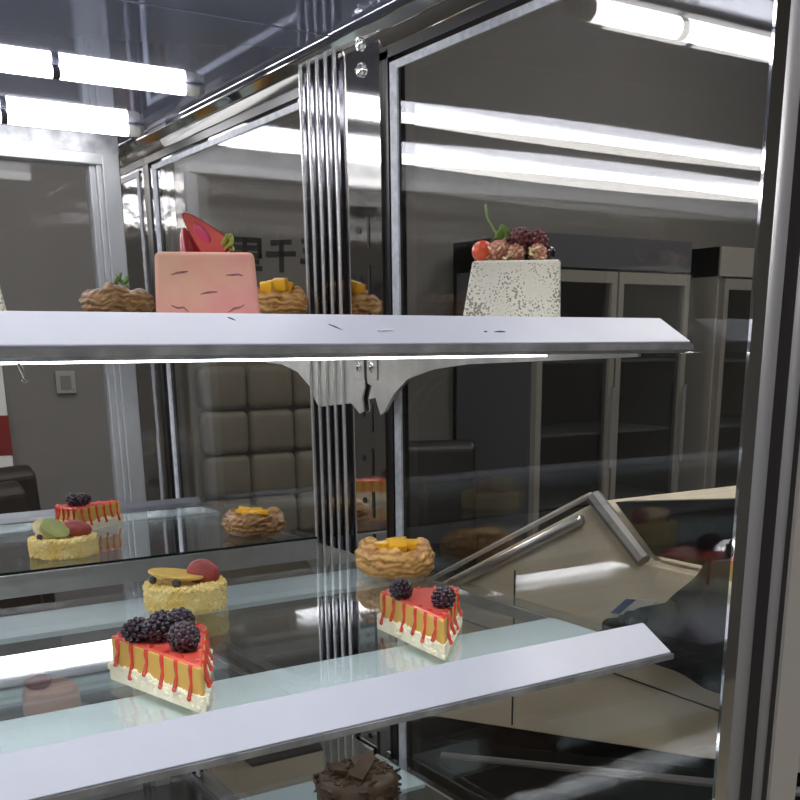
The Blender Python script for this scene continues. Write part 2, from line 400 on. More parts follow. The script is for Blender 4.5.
def brackets(t, front, zg):
    b = NB(); prism(b, [(y, z + zg - .012) for y, z in bracket_poly(front, zg)], *((.974, .980) if front else (.9822, .9855)), 'x')
    br = obj('bracket', b, M['bracket'], t, world=True)
    b = NB(); y = 1.635 if front else 1.695
    box(b, *((.9715, .974) if front else (.9800, .9822)), y - .018, y + .018, zg - .068, zg - .018); h = obj('hook_plate', b, M['bracket'], br, world=True, bevel=.001)
    b = NB(); ball(b, (.971 if front else .9795, y, zg - .045), (.003, .009, .011)); obj('rivet', b, M['chrome'], br, world=True, smooth=True)
ZS1, ZS2, ZS3 = .012, -.373, -.765
shelves = {}
for lvl, zg in (('top', ZS1), ('middle', ZS2), ('lowest', ZS3)):
    for front in (True, False):
        lab = {('top', True): 'front half of the top glass shelf, scuffed white price rail at eye level',
               ('top', False): 'rear half of the top glass shelf, behind the pink cake',
               ('middle', True): 'front glass shelf below eye level carrying the two big cheesecake slices',
               ('middle', False): 'rear glass shelf near the sliding doors carrying the round kiwi tart',
               ('lowest', True): 'lowest front glass shelf carrying the chocolate cake',
               ('lowest', False): 'lowest rear glass shelf carrying the small pink mousse cake'}[(lvl, front)]
        zz = .056 if (lvl == 'top' and not front) else zg
        t, rail = shelf(front, zz, lab, 'glass shelves in the case'); brackets(t, front, zg); shelves[(lvl, front)] = rail
# scuffs on the top rail
rl = shelves[('top', True)]
b = NB(); tube(b, [(.208, .925, -.010), (.212, .924, -.022), (.210, .923, -.0235), (.213, .922, -.026)], .0016, 8)
obj('loose_thread', b, M['white'], rl, world=True, smooth=True)
def on_rail(x, f, zg, dx, dz, w, m, name):
    # f: 0 bottom .. 1 top of the sloped face
    p0 = Vector((x, (.888 + .052 * f - .0008), zg - .008 + .028 * f)); p1 = p0 + Vector((dx, .052 * dz / .032 - .0, dz))
    b = NB(); tube(b, [p0, p0.lerp(p1, .5), p1], [w * .4, w, w * .4], 6); obj(name, b, m, rl, world=True)
on_rail(.40, .86, ZS1, .006, -.003, .0009, M['scratch'], 'scuff_mark')
on_rail(.50, .65, ZS1, .010, -.006, .0010, M['scratch'], 'scuff_mark')
on_rail(.548, .42, ZS1, .02, .001, .0016, M['chip'], 'chip_mark')
on_rail(.678, .40, ZS1, .004, 0, .0011, M['scratch'], 'scuff_mark')
on_rail(.692, .40, ZS1, .014, 0, .0011, M['scratch'], 'scuff_mark')

# ------------------------------------------------------------------ food
def rot(ax, deg): return Matrix.Rotation(math.radians(deg), 3, ax)

def blackberry_bm(c, L, r, R3, n=62):
    bm = NB(); ga = math.pi * (3 - math.sqrt(5))
    ball(bm, c, (r * .82, r * .82, L * .46), R3, 2)
    for k in range(n):
        zz = 1 - 2 * (k + .5) / n; rr = math.sqrt(1 - zz * zz); t = k * ga
        prof = 1 - .22 * max(0, zz)
        p = R3 @ Vector((rr * math.cos(t) * r * .86 * prof, rr * math.sin(t) * r * .86 * prof, zz * L * .46))
        ball(bm, Vector(c) + p, r * .215, None, 2)
    return bm

def sector(R, half, n=14):
    pts = [(-.003, .004), (0, 0), (.003, .004)]
    pts = [(0.0025, .002), ]
    out = [(-.0025, .003), (0, 0), (.0025, .003)]
    for k in range(n + 1):
        a = math.radians(half) * (1 - 2 * k / n); out.append((R * math.sin(a), R * math.cos(a)))
    return out

def cheesecake(apex, rz, R, half, berries, label, back_first=False, h=.052, seed=1):
    rnd = random.Random(seed)
    t = empty('cheesecake_slice', label, 'cake', apex, rz, 'glazed cheesecake slices')
    hr = math.radians(half)
    edge = Vector((math.sin(hr), math.cos(hr)))
    # crumb base: lumpy rim
    b = NB(); sc_ = sector(R + .003, half + .8); prism(b, [(x * 1.0, y - .004) for x, y in sc_], 0, .019)
    def crumbs(p0, p1, n):
        for k in range(n):
            f = rnd.random(); p = Vector(p0).lerp(Vector(p1), f); q = rnd.uniform(.0025, .0052)
            ball(b, (p.x + rnd.uniform(-.002, .002), p.y + rnd.uniform(-.002, .002), rnd.uniform(.004, .020)), (q, q * rnd.uniform(.8, 1.2), q * rnd.uniform(.7, 1.1)), Matrix.Rotation(rnd.uniform(0, 3), 3, 'Z'), 1)
    L3, R3_ = (-edge.x * R, edge.y * R, 0), (edge.x * R, edge.y * R, 0)
    crumbs((0, 0, 0), L3, 150); crumbs((0, 0, 0), R3_, 150)
    for k in range(8):
        a0 = hr * (-1 + 2 * k / 8); a1 = hr * (-1 + 2 * (k + 1) / 8)
        crumbs((R * math.sin(a0), R * math.cos(a0), 0), (R * math.sin(a1), R * math.cos(a1), 0), 16)
    obj('crumb_base', b, M['crust'], t)
    b = NB(); prism(b, sector(R - .002, half), .015, h - .0015); obj('filling', b, M['filling'], t, bevel=.0045, smooth=False)
    b = NB(); prism(b, [(x * .975, y * .975 + .0035) for x, y in sector(R, half)], h - .006, h); obj('glaze', b, M['glaze'], t, bevel=.0022)
    def drip(x, y, nx, ny, ln, r=.0023):
        bm = NB(); e = .0058 if h - ln < .024 else .0015; p = [(x - nx * .008, y - ny * .008, h - .0008), (x - nx * .0028, y - ny * .0028, h - .0002), (x - nx * .0004, y - ny * .0004, h - .0024), (x + nx * .0006, y + ny * .0006, h - .0075), (x + nx * .0010, y + ny * .0010, h - ln * .55), (x + nx * e, y + ny * e, h - ln)]
        tube(bm, p, [r * 1.3, r * 1.5, r * 1.6, r * 1.4, r * .85, r * 1.0], 10); ball(bm, p[-1], (r * 1.15, r * 1.15, r * 1.5), None, 2)
        obj('sauce_drip', bm, M['drip'], t, smooth=True)
    lens = [.038, .030, .040, .029, .037, .034]
    for k, f in enumerate((.90, .74, .57, .40, .25, .10)):
        drip(-edge.x * R * f, edge.y * R * f, -edge.y, -edge.x, lens[(k + seed) % 6] * h / .052)
    for k, f in enumerate((.14, .34, .56, .80)):
        drip(edge.x * R * f, edge.y * R * f, edge.y, -edge.x, lens[(k + seed + 2) % 6] * h / .052)
    for k in range(5):
        a = hr * (-.8 + .4 * k); drip((R - .001) * math.sin(a), (R - .001) * math.cos(a), math.sin(a), math.cos(a), lens[k] * h / .052)
    for (x, y, z, L, r, az, el) in berries:
        R3 = Matrix.Rotation(math.radians(az), 3, 'Z') @ Matrix.Rotation(math.radians(el), 3, 'X')
        obj('blackberry', blackberry_bm((x, y, h + z), L, r, R3), M['berry'], t, smooth=True)
    return t

cheesecake((.373, .990, ZS2), -.09, .183, 18.5,
           [(-.032, .132, .013, .040, .0150, 70, 80), (-.012, .120, .015, .046, .0165, -60, 80), (.016, .135, .016, .046, .0165, -35, 75), (.002, .068, .016, .052, .0175, -8, 66), (.002, .155, .012, .040, .0150, 40, 82)],
           'front cheesecake slice with red glaze and a heap of blackberries on its point', seed=1)
cheesecake((.695, 1.008, ZS2), -.40, .175, 19,
           [(-.034, .118, .012, .038, .0155, -25, 58), (.012, .058, .012, .036, .0155, 15, 55)],
           'cheesecake slice with red glaze and just two blackberries, right of the front shelf', seed=2)
cheesecake((.697, 2.279, ZS2), 1.838, .140, 18,
           [(.004, .112, .012, .036, .0150, 60, 75), (-.012, .098, .012, .036, .0150, -30, 75)],
           'small cheesecake slice on the rear shelf behind the kiwi tart', seed=3)

def half_strawberry(parent, c, L, r, R3, mskin, mflesh, core=None, name='strawberry_half'):
    """cut face towards local -Y, tip along +Z"""
    bm = NB(); n, mseg = 14, 16
    rows = []
    for i in range(n + 1):
        v = i / n; zz = -L * .5 + L * v
        rr = r * (1.02 - v) ** .62 * min(1, .72 + v * 2)
        rows.append([bm.verts.new(Vector(c) + R3 @ Vector((rr * math.cos(a), rr * .85 * math.sin(a), zz))) for a in (math.pi * k / mseg for k in range(mseg + 1))])
    for a, b in zip(rows, rows[1:]):
        for k in range(mseg): bm.faces.new((a[k], a[k + 1], b[k + 1], b[k]))
        bm.faces.new((a[0], b[0], b[mseg], a[mseg]))
    bm.faces.new(rows[0]); bm.faces.new(rows[-1])
    o = obj(name, bm, mskin, parent, bevel=0)
    bm = NB()
    pts = []
    for i in range(n + 1):
        v = i / n; zz = -L * .5 + L * v; rr = r * .90 * (1.02 - v) ** .62 * min(1, .72 + v * 2)
        pts.append((rr, zz * .95))
    poly = [(x, z) for x, z in pts] + [(-x, z) for x, z in pts[::-1]]
    vs = [bm.verts.new(Vector(c) + R3 @ Vector((x, -.0012, z))) for x, z in poly]; vb = [bm.verts.new(Vector(c) + R3 @ Vector((x, .001, z))) for x, z in poly]
    bm.faces.new(vs); bm.faces.new(vb[::-1])
    for k in range(len(vs)): bm.faces.new((vs[k], vs[(k + 1) % len(vs)], vb[(k + 1) % len(vs)], vb[k]))
    obj('cut_face', bm, mflesh, o)
    if core:
        bm = NB(); ball(bm, Vector(c) + R3 @ Vector((0, -.001, L * .02)), (r * .30, .0015, L * .22), R3, 2); obj('core', bm, core, o, smooth=True)
    return o

def cube_cake(at, rz, w0, w1, d, h, m, label, name='cube_cake', skew=0.0, group='small square cakes on the top shelf', bev=.006):
    t = empty(name, label, 'cake', at, rz, group)
    bm = NB(); n = 1
    lo = [bm.verts.new(p) for p in ((-w0 / 2, -d / 2, 0), (w0 / 2, -d / 2, 0), (w0 / 2, d / 2, 0), (-w0 / 2, d / 2, 0))]
    q = (d * w1 / w0) / 2
    hi = [bm.verts.new(p) for p in ((-w1 / 2 + skew, -q, h), (w1 / 2 + skew, -q, h), (w1 / 2 + skew, q, h), (-w1 / 2 + skew, q, h))]
    bm.faces.new(lo[::-1]); bm.faces.new(hi)
    for i in range(4): bm.faces.new((lo[i], lo[(i + 1) % 4], hi[(i + 1) % 4], hi[i]))
    obj('sponge', bm, m, t, bevel=bev, smooth=True)
    return t

# pink cake
pk = cube_cake((.470, 1.15, ZS1), -.37, .113, .105, .10, .088, M['pink'], 'pink square cake topped with a cut strawberry, on the top shelf')
for k, (x, z, a) in enumerate(((-.028, .066, 15), (.030, .064, -3), (.002, .046, 10), (-.030, .030, -28), (.030, .030, 35))):
    b = NB(); y = -.0502 + .0040 * (z / .088)
    tube(b, [(x - .009, y, z - .0035 * math.sin(math.radians(a)) * 2), (x - .002, y - .0004, z + .0005), (x + .004, y - .0004, z + .0012), (x + .009, y, z + .0035 * math.sin(math.radians(a)) * 2)], [.0004, .0010, .0009, .0004], 8)
    obj('dent', b, M['pink_dark'], pk, smooth=True)
sb = half_strawberry(pk, (.000, -.010, .1085), .060, .0195, rot('Y', -42) @ rot('X', -10), M['straw'], M['straw_in'], M['straw_core'])
half_strawberry(pk, (-.016, .012, .100), .036, .016, rot('Y', -15) @ rot('Z', 160), M['straw'], M['straw_in'])
b = NB()
for k in range(9):
    a = k * 2.4; R3 = rot('Z', a * 57.3) @ rot('X', 25 + 7 * k); ball(b, (.026 + .004 * math.cos(a), -.014 + .004 * math.sin(a), .094 + .0013 * k), (.0035, .0065, .002), R3, 2)
obj('calyx', b, M['leafy'], pk, smooth=True)

# white cake, right
wk = cube_cake((.878, 1.12, ZS1), -.66, .128, .110, .110, .092, M['whitecake'], 'pitted white square cake topped with mixed berries, right end of the top shelf', skew=.007, bev=.004)
b = NB(); ball(b, (-.036, -.016, .105), (.014, .014, .0135), None, 3); obj('orange_berry', b, M['orange_berry'], wk, smooth=True)
rnd = random.Random(5)
for (x, y, z, r, mk) in ((-.016, -.020, .104, .014, 'frost_berry'), (.006, -.024, .101, .012, 'frost_berry'), (.012, -.004, .118, .017, 'dark_berry'), (.034, -.008, .115, .0145, 'dark_berry'), (.034, -.022, .101, .012, 'frost_berry'), (-.010, .006, .114, .013, 'frost_berry')):
    obj('raspberry', blackberry_bm((x, y, z), r * 2.1, r, rot('X', rnd.uniform(20, 90)) @ rot('Z', rnd.uniform(0, 90)), 46), M[mk], wk, smooth=True)
b = NB(); ball(b, (.048, -.012, .102), .009, None, 3); obj('blackcurrant', b, M['berry'], wk, smooth=True)
b = NB(); tube(b, [(-.014, 0, .120), (-.022, 0, .132), (-.031, 0, .148), (-.033, 0, .163)], [.0016, .0014, .0013, .0018], 8); obj('stem', b, M['stem'], wk, smooth=True)
b = NB()
for (x, z, a, r) in ((-.014, .124, 20, .010), (-.008, .130, -40, .010), (-.020, .120, 70, .008), (-.004, .122, 0, .007)):
    ball(b, (x, -.004, z), (r * .7, .0022, r), rot('Y', a) @ rot('Z', a), 2)
obj('leaf', b, M['leaf'], wk, smooth=True)
b = NB()
for k in range(26):
    ball(b, (rnd.uniform(-.03, .04), rnd.uniform(-.04, -.02), rnd.uniform(.094, .108)), (.0022, .005, .0016), rot('Z', rnd.uniform(0, 180)) @ rot('X', rnd.uniform(-60, 60)), 1)
obj('crumble', b, M['cream'], wk)

cube_cake((.184, 1.125, ZS1), -.2, .130, .104, .115, .088, M['whitecake'], 'white square cake cut off at the left edge of the photo, on the top shelf')
cube_cake((.128, 1.19, ZS2), -.15, .130, .118, .11, .075, M['palegreen'], 'pale green square cake at the far left end of the front shelf', group='small square cakes')

def danish(at, r, h, label, fill, seed=0, m='pastry', rz=0, lift=0):
    rnd = random.Random(seed)
    t = empty('danish_pastry', label, 'pastry', at, rz, 'round danish pastries')
    bm = NB(); ph = [rnd.uniform(0, 6.28) for _ in range(8)]
    prof = []
    for k in range(44):
        u = k / 43; a = -math.pi * .5 + u * math.pi * 1.35
        prof.append((r * .66 + r * .34 * math.cos(a) if k else r * .4, h * .5 + h * .5 * math.sin(a)))
    prof.append((r * .35, h * .62)); prof.append((.002, h * .60))
    def fn(rr, zz, tt, i):
        if i == 0 or i >= 44: return rr, zz
        k = 1 + .05 * math.sin(3 * tt + ph[0]) + .035 * math.sin(5 * tt + ph[1] + zz * 40)
        # swirling folds of dough
        k += .045 * math.sin(9 * tt + ph[2] + zz / h * 7) * math.sin(math.pi * min(1, zz / h)) + .02 * math.sin(26 * tt + ph[4] - zz / h * 16)
        k += .022 * math.sin(zz / h * 22 + 2.2 * math.sin(2 * tt + ph[7]) + 1.2 * math.sin(5 * tt)) * math.sin(math.pi * min(1, zz / h))
        dz = h * (.10 * math.sin(2 * tt + ph[3]) + .09 * math.sin(4 * tt + ph[5]) + .05 * math.sin(11 * tt + ph[6])) * (zz / h) ** 2
        return rr * k, max(0, zz + dz)
    lathe(bm, prof, 120, fn)
    obj('crust', bm, M[m], t, smooth=True)
    b = NB()   # rolled strips of dough wound round the rim
    for s in range(5):
        a0 = rnd.uniform(0, 6.28); pts = []; rad = []
        for k in range(15):
            u = k / 14; a = a0 + u * 2.1
            rr = r * (1.0 - .06 * u); zz = h * (.34 + .46 * u + .08 * math.sin(a * 3))
            pts.append((rr * math.cos(a) * (.95), rr * math.sin(a) * .95, zz)); rad.append(h * .10 * math.sin(math.pi * (.1 + .8 * u)))
        tube(b, pts, rad, 8)
    obj('dough_fold', b, M[m], t, smooth=True)
    if fill == 'mango':
        for k in range(6):
            a = k * 1.05 + ph[0]; q = r * .34 if k else 0
            b = NB(); obox(b, (q * math.cos(a), q * math.sin(a), h * (.92 + .12 * rnd.random()) + lift), (r * .46, r * .40, h * .26 + lift), rot('Z', rnd.uniform(0, 180)) @ rot('X', rnd.uniform(-18, 18)))
            obj('mango_chunk', b, M['mango'], t, bevel=.003, smooth=True)
    else:
        b = NB(); ball(b, (0, 0, h * .78), (r * .62, r * .62, h * .28), None, 3); obj('custard', b, M['pear'], t, smooth=True)
        b = NB()
        for k in range(8):
            a = k * 2.4; ball(b, (.012 + .010 * math.cos(a), -.008 + .008 * math.sin(a), h * 1.12 + .002 * k), (.004, .009, .0025), rot('Z', a * 57) @ rot('X', 30 + 5 * k), 2)
        tube(b, [(.012, -.008, h * 1.0), (.010, -.008, h * 1.55)], .0012, 6)
        obj('herb_sprig', b, M['leaf'], t, smooth=True)
    return t
danish((.915, 1.468, ZS2), .066, .052, 'golden danish pastry with mango, on the front shelf beside the chrome upright', 'mango', 3, rz=.6)
danish((.885, 1.985, ZS2), .063, .046, 'brown danish pastry with mango, on the rear shelf', 'mango', 5, 'pastry_dark', rz=2.2)
danish((.910, 1.885, .056), .060, .048, 'danish pastry with mango cubes, half hidden behind the pink cake', 'mango', 8, rz=1.2, lift=.010)
danish((.625, 1.965, .056), .062, .050, 'dark danish pastry with a green herb sprig, left behind the pink cake', 'herb', 9, 'pastry_dark')

def crumb_tart(at, r, h, label, kind, seed=0, rz=0):
    rnd = random.Random(seed)
    t = empty('round_crumb_cake', label, 'cake', at, rz, 'round crumb coated cakes')
    b = NB(); lathe(b, [(r * .9, 0), (r * .97, .004), (r * .97, h - .006), (r * .9, h - .002), (.001, h - .002)], 48)
    for k in range(950):
        a = rnd.uniform(0, 6.283); q = rnd.uniform(.0016, .0036)
        if k < 650: p = (r * .985 * math.cos(a), r * .975 * math.sin(a), rnd.uniform(.002, h - .003))
        else:
            rr = r * .95 * math.sqrt(rnd.uniform(.3, 1)); p = (rr * math.cos(a), rr * math.sin(a), h - .002)
        ball(b, p, (q, q * rnd.uniform(.7, 1.2), q), Matrix.Rotation(rnd.uniform(0, 3), 3, 'Z'), 1)
    obj('crumb_coat', b, M['crumb'], t)
    if kind == 'pear':
        b = NB(); obox(b, (0, 0, 0), (1, 1, 1)); bmesh.ops.delete(b, geom=b.verts[:], context='VERTS')
        R3 = rot('Z', -8) @ rot('X', -1) @ rot('Y', 8)
        tmp = NB(); lathe(tmp, [(.010, -.0022), (.040, -.0022), (.0415, 0), (.040, .0022), (.010, .0022)], 36)
        for v in tmp.verts: v.co = R3 @ Vector((v.co.x * .98, v.co.y * .8, v.co.z)) + Vector((-.012, -.010, h + .0125))
        obj('pear_slice', tmp, M['pear'], t, smooth=False)
        b = NB(); ball(b, (.028, -.004, h + .011), (.025, .012, .021), rot('Y', 14) @ rot('X', -18), 3); obj('strawberry_half', b, M['straw_dry'], t, smooth=True)
        b = NB(); ball(b, (-.012, -.040, h + .005), .0068, None, 2); obj('blueberry', b, M['blue'], t, smooth=True)
        b = NB(); ball(b, (-.046, -.014, h + .006), .006, None, 2); obj('blueberry', b, M['blue'], t, smooth=True)
    else:
        tmp = NB(); lathe(tmp, [(.001, -.005), (.026, -.005), (.027, 0), (.026, .005), (.001, .005)], 30)
        R3 = rot('Y', 24) @ rot('X', 40)
        for v in tmp.verts: v.co = R3 @ Vector((v.co.x, v.co.y * .8, v.co.z)) + Vector((-.012, -.022, h + .016))
        obj('kiwi_slice', tmp, M['kiwi'], t)
        tmp = NB(); lathe(tmp, [(.001, -.004), (.024, -.004), (.025, 0), (.024, .004), (.001, .004)], 30)
        R3 = rot('Y', 28) @ rot('X', 30)
        for v in tmp.verts: v.co = R3 @ Vector(v.co) + Vector((-.028, -.010, h + .015))
        obj('banana_slice', tmp, M['cream'], t)
        b = NB(); ball(b, (.024, -.004, h + .012), (.031, .016, .017), rot('Y', 8), 3); obj('strawberry_half', b, M['straw_dry'], t, smooth=True)
        b = NB(); ball(b, (-.040, -.030, h + .004), .006, None, 2); obj('blueberry', b, M['blue'], t, smooth=True)
    return t
crumb_tart((.532, 1.455, ZS2), .060, .040, 'round golden crumb cake with a pear slice and strawberry, behind the blackberry cheesecake', 'pear', 4, -.35)
crumb_tart((.492, 1.985, ZS2), .062, .036, 'round crumb cake with kiwi and strawberry, on the rear shelf', 'kiwi', 6, -.25)

# chocolate cake on the lowest shelf
ck = empty('chocolate_cake', 'round chocolate cake covered in chocolate shards, bottom edge of the photo', 'cake', (.822, 1.46, ZS3), .3)
b = NB(); lathe(b, [(.066, 0), (.072, .006), (.072, .040), (.060, .050), (.001, .050)], 40); obj('sponge', b, M['choc'], ck, smooth=True)
b = NB(); rnd = random.Random(11)
for k in range(170):
    a = rnd.uniform(0, 6.283); rr = .075 * math.sqrt(rnd.uniform(.1, 1)); z = .050 if rr < .06 else rnd.uniform(.01, .046)
    if z < .05: rr = .072
    obox(b, (rr * math.cos(a), rr * math.sin(a), z), (rnd.uniform(.006, .015), rnd.uniform(.004, .010), rnd.uniform(.002, .006)), rot('Z', rnd.uniform(0, 180)) @ rot('X', rnd.uniform(-60, 60)))
obj('chocolate_crumb', b, M['choc'], ck)
for k, (x, y, z, a, w) in enumerate(((-.010, -.02, .064, 20, .055), (.026, .01, .062, -25, .04), (-.028, .02, .061, 60, .04))):
    b = NB(); obox(b, (x, y, z), (w, .026, .007), rot('Z', a) @ rot('Y', -14 + 8 * k) @ rot('X', 14)); obj('chocolate_shard', b, M['choc'], ck, bevel=.001)

# small pink mousse cake on the lowest rear shelf
mk = empty('mousse_cake', 'small pink mousse cake with a dark red curl, seen through the front shelf', 'cake', (.495, 2.24, ZS3), -.2)
b = NB(); lathe(b, [(.060, 0), (.062, .004), (.058, .05), (.05, .060), (.001, .062)], 40); obj('mousse', b, M['mousse'], mk, smooth=True)
b = NB(); ball(b, (-.024, -.012, .074), (.028, .024, .020), None, 3); obj('fruit', b, M['cherry'], mk, smooth=True)
b = NB(); tube(b, [(-.05, -.02, .078), (-.036, -.026, .094), (-.022, -.026, .10), (-.01, -.02, .095)], [.004, .007, .006, .003], 8); obj('curl', b, M['cherry'], mk, smooth=True)

# ------------------------------------------------------------------ beyond the case
def solid(name, label, cat, bm, m, loc, group=None, **k):
    o = obj(name, bm, m, None, loc=loc, **k); o['label'] = label; o['category'] = cat
    if group: o['group'] = group
    return o
# socket on the back wall
so = empty('wall_socket', 'small square socket on the grey wall, seen through the sliding door', 'socket', (1.853, YB - .02, -.20))
obj('cover_plate', box(NB(), 1.79, 1.915, YB - .02, YB, -.27, -.13), M['wall2'], so, world=True, bevel=.004)
obj('socket_face', box(NB(), 1.82, 1.885, YB - .026, YB - .02, -.24, -.16), M['wall'], so, world=True)
# brush lettering on the back wall, mirrored in the plate; three are drawn-in reflections
def glyph(strokes, x0, z0, w, h, label, mirror=True):
    b = NB()
    for st in strokes:
        pts = [((2 - (x0 + p[0] * w)) if mirror else x0 + p[0] * w, YB - .003, z0 + p[1] * h) for p in st]
        for a, c in zip(pts, pts[1:]):
            a = Vector(a); c = Vector(c); d = c - a
            ang = math.atan2(d.z, d.x)
            obox(b, (a + c) / 2, (d.length + .03, .008, .034), Matrix.Rotation(-ang, 3, 'Y'))
    solid('brush_character', label, 'lettering', b, M['ink'], (2 - x0 if mirror else x0, YB, z0), 'black brush characters on the grey wall')
glyph([[(0, 1), (1, 1), (1, .5), (0, .5), (0, 1)], [(0, .75), (1, .75)], [(.5, 1), (.5, .12)], [(.1, .3), (.9, .3)], [(0, .08), (1, .08)]], 3.05, .52, .22, .20, 'boxy black brush character, its reflection drawn onto the grey wall beside the pink cake', mirror=False)
glyph([[(.2, .95), (.85, 1)], [(0, .55), (1, .6)], [(.52, .97), (.5, 0)]], 3.335, .53, .20, .19, 'black brush character with two bars and one upright, its reflection drawn onto the grey wall', mirror=False)
glyph([[(.1, .95), (.9, 1), (.3, .62)], [(.15, .6), (.85, .55), (.4, .05)], [(0, .2), (.9, .1)]], 3.60, .56, .17, .18, 'angular black brush character, its reflection drawn onto the grey wall beside the chrome flutes', mirror=False)
glyph([[(.3, 1), (.5, .9)], [(.1, .6), (.9, .75)], [(.75, .75), (.1, .2), (.9, .05)]], 4.06, .88, .15, .22, 'slanted black brush character high on the upright plate reflection')
glyph([[(0, .8), (1, .9)], [(0, .45), (1, .5)], [(0, .05), (1, .15)]], 4.26, .90, .10, .18, 'three short black brush strokes high on the grey wall')
glyph([[(0, 1), (.5, .3), (.4, 0)], [(1, .9), (.5, .5)]], 4.01, .32, .08, .18, 'forked black brush stroke low on the grey wall')
glyph([[(0, .7), (.9, 1)], [(.4, 1), (.1, 0)], [(.5, .5), (1, .1)]], 4.20, .28, .12, .18, 'leaning black brush character low on the grey wall')

# dark brown chair beyond the sliding doors
def chair(at, rz, m, label, w=.5, hb=1.15):
    t = empty('dining_chair', label, 'chair', at, rz, 'dark chairs in the shop')
    b = NB(); box(b, -w / 2, w / 2, -.45, .45, .84, 1.0); obj('seat', b, m, t, bevel=.03)
    b = NB(); prism(b, [(.40, .95), (.5, .95), (.62, 2.1), (.54, 2.16), (.48, 2.1)], -w / 2, w / 2, 'x'); obj('backrest', b, m, t, bevel=.03)
    for sx in (-1, 1):
        for sy in (-1, 1):
            b = NB(); tube(b, [(sx * (w / 2 - .05), sy * .4, 0), (sx * (w / 2 - .05), sy * .38, .86)], [.03, .045], 10); obj('leg', b, m, t, smooth=True)
    return t
chair((1.47, 5.85, FL), .5, M['leather'], 'dark brown leather chair beyond the sliding door, lower left', .55)
chair((1.17, 5.05, FL), .4, M['leather'], 'dark brown leather chair at the left edge in front of the other one', .55)
chair((4.05, 5.8, FL), -.4, M['black'], 'black chair beyond the end pane, beside the chrome upright', .6)
# red and white card at far left
rc = empty('card_box', 'white box with a red band at the left edge, against the grey wall', 'box', (1.14, 6.86, FL))
obj('carton', box(NB(), .95, 1.425, 6.75, 6.98, FL, -.05), M['white'], rc, world=True, bevel=.01)
obj('red_band', box(NB(), .949, 1.426, 6.748, 6.982, -.62, -.38), M['red'], rc, world=True)
# padded bench against the back wall
pb = empty('padded_bench', 'high cream tufted bench against the grey wall, behind the rear end pane', 'bench', (3.1, 6.8, FL))
obj('bench_frame', box(NB(), 2.62, 3.72, 6.82, 6.99, FL, -.06), M['quilt'], pb, world=True, bevel=.02)
for i in range(3):
    for j in range(4):
        b = NB(); x0 = 2.66 + i * .35; z0 = -1.30 + j * .30
        box(b, x0, x0 + .34, 6.70, 6.83, z0, z0 + .29); obj('cushion', b, M['quilt'], pb, world=True, bevel=.05, smooth=True)
obj('bench_seat', box(NB(), 2.62, 3.72, 6.1, 6.8, -2.05, -1.85), M['quilt'], pb, world=True, bevel=.05)
obj('bench_plinth', box(NB(), 2.66, 3.68, 6.2, 6.8, FL, -2.05), M['leather'], pb, world=True)
# upright coolers
def cooler(x0, x1, top, y0, y1, nd, label, mframe, body):
    t = empty('upright_cooler', label, 'cooler', ((x0 + x1) / 2, (y0 + y1) / 2, FL))
    b = NB(); box(b, x0, x0 + .05, y0, y1, FL, top); box(b, x1 - .05, x1, y0, y1, FL, top); box(b, x0, x1, y1 - .05, y1, FL, top)
    box(b, x0, x1, y0, y1, FL, FL + .4); box(b, x0, x1, y0 - .02, y1, top - .22, top); obj('body', b, body, t, world=True)
    w = (x1 - x0 - .04) / nd
    for d in range(nd):
        a = x0 + .02 + d * w; c = a + w - .02
        b = NB(); s = .05
        box(b, a, a + s, y0 - .06, y0, FL + .42, top - .24); box(b, c - s, c, y0 - .06, y0, FL + .42, top - .24)
        box(b, a + s, c - s, y0 - .06, y0, FL + .42, FL + .5); box(b, a + s, c - s, y0 - .06, y0, top - .32, top - .24)
        dd = obj('door', b, mframe, t, world=True)
        obj('door_pane', box(NB(), a + s, c - s, y0 - .035, y0 - .03, FL + .5, top - .32), M['cooler_glass'], dd, world=True)
        b = NB(); tube(b, [(c - .035, y0 - .1, -.9), (c - .035, y0 - .1, -.3)], .015, 8); obj('handle', b, M['alu_dull'], dd, world=True)
    for k in range(5):
        z = FL + .55 + k * (top - FL - .9) / 5
        b = NB(); box(b, x0 + .05, x1 - .05, y0 + .03, y1 - .06, z, z + .02); obj('shelf', b, M['wire'], t, world=True)
    return t
cooler(4.85, 6.42, .76, 5.95, 6.9, 2, 'double door dark glass cooler against the grey wall, beyond the white cake', M['cooler_frame'], M['cooler'])
cooler(6.70, 7.9, .74, 5.9, 6.9, 1, 'single door cooler with light frame at the right, beside the double cooler', M['cooler_frame'], M['wall2'])
# pale column beside the cooler
# neighbouring counter with sloped glass lid
nc = empty('service_counter', 'beige service counter with sloped lid and black base, beyond the end pane', 'counter', (2.8, 2.3, FL))
b = NB(); prism(b, [(3.4, -1.40), (3.4, -1.03), (2.145, -.42), (1.95, -.565), (1.15, -.565), (1.15, -.93)], 2.0, 3.8, 'x'); obj('counter_body', b, M['beige'], nc, world=True, bevel=.004)
b = NB(); prism(b, [(3.3, FL), (3.3, -1.46), (3.06, -1.44), (2.95, -1.40), (1.2, -.96), (1.2, FL)], 2.03, 3.75, 'x'); obj('counter_base', b, M['black'], nc, world=True)
b = NB(); tube(b, [(1.985, 3.4, -1.06), (1.985, 2.19, -.475)], .016, 12); obj('lid_rod', b, M['alu'], nc, world=True, smooth=True)
b = NB(); tube(b, [(1.985, 3.4, -1.00), (1.985, 2.15, -.40)], .008, 12); obj('lid_edge', b, M['alu_light'], nc, world=True, smooth=True)
b = NB()
for (p, q) in (((2.145, -.405), (1.94, -.555)),):
    d = Vector((0, q[0] - p[0], q[1] - p[1])); n = Vector((0, -d.z, d.y)).normalized() * .02
    tube(b, [(1.99, p[0], p[1]), (1.99, q[0], q[1])], .022, 8)
obj('lid_frame', b, M['alu_dull'], nc, world=True)
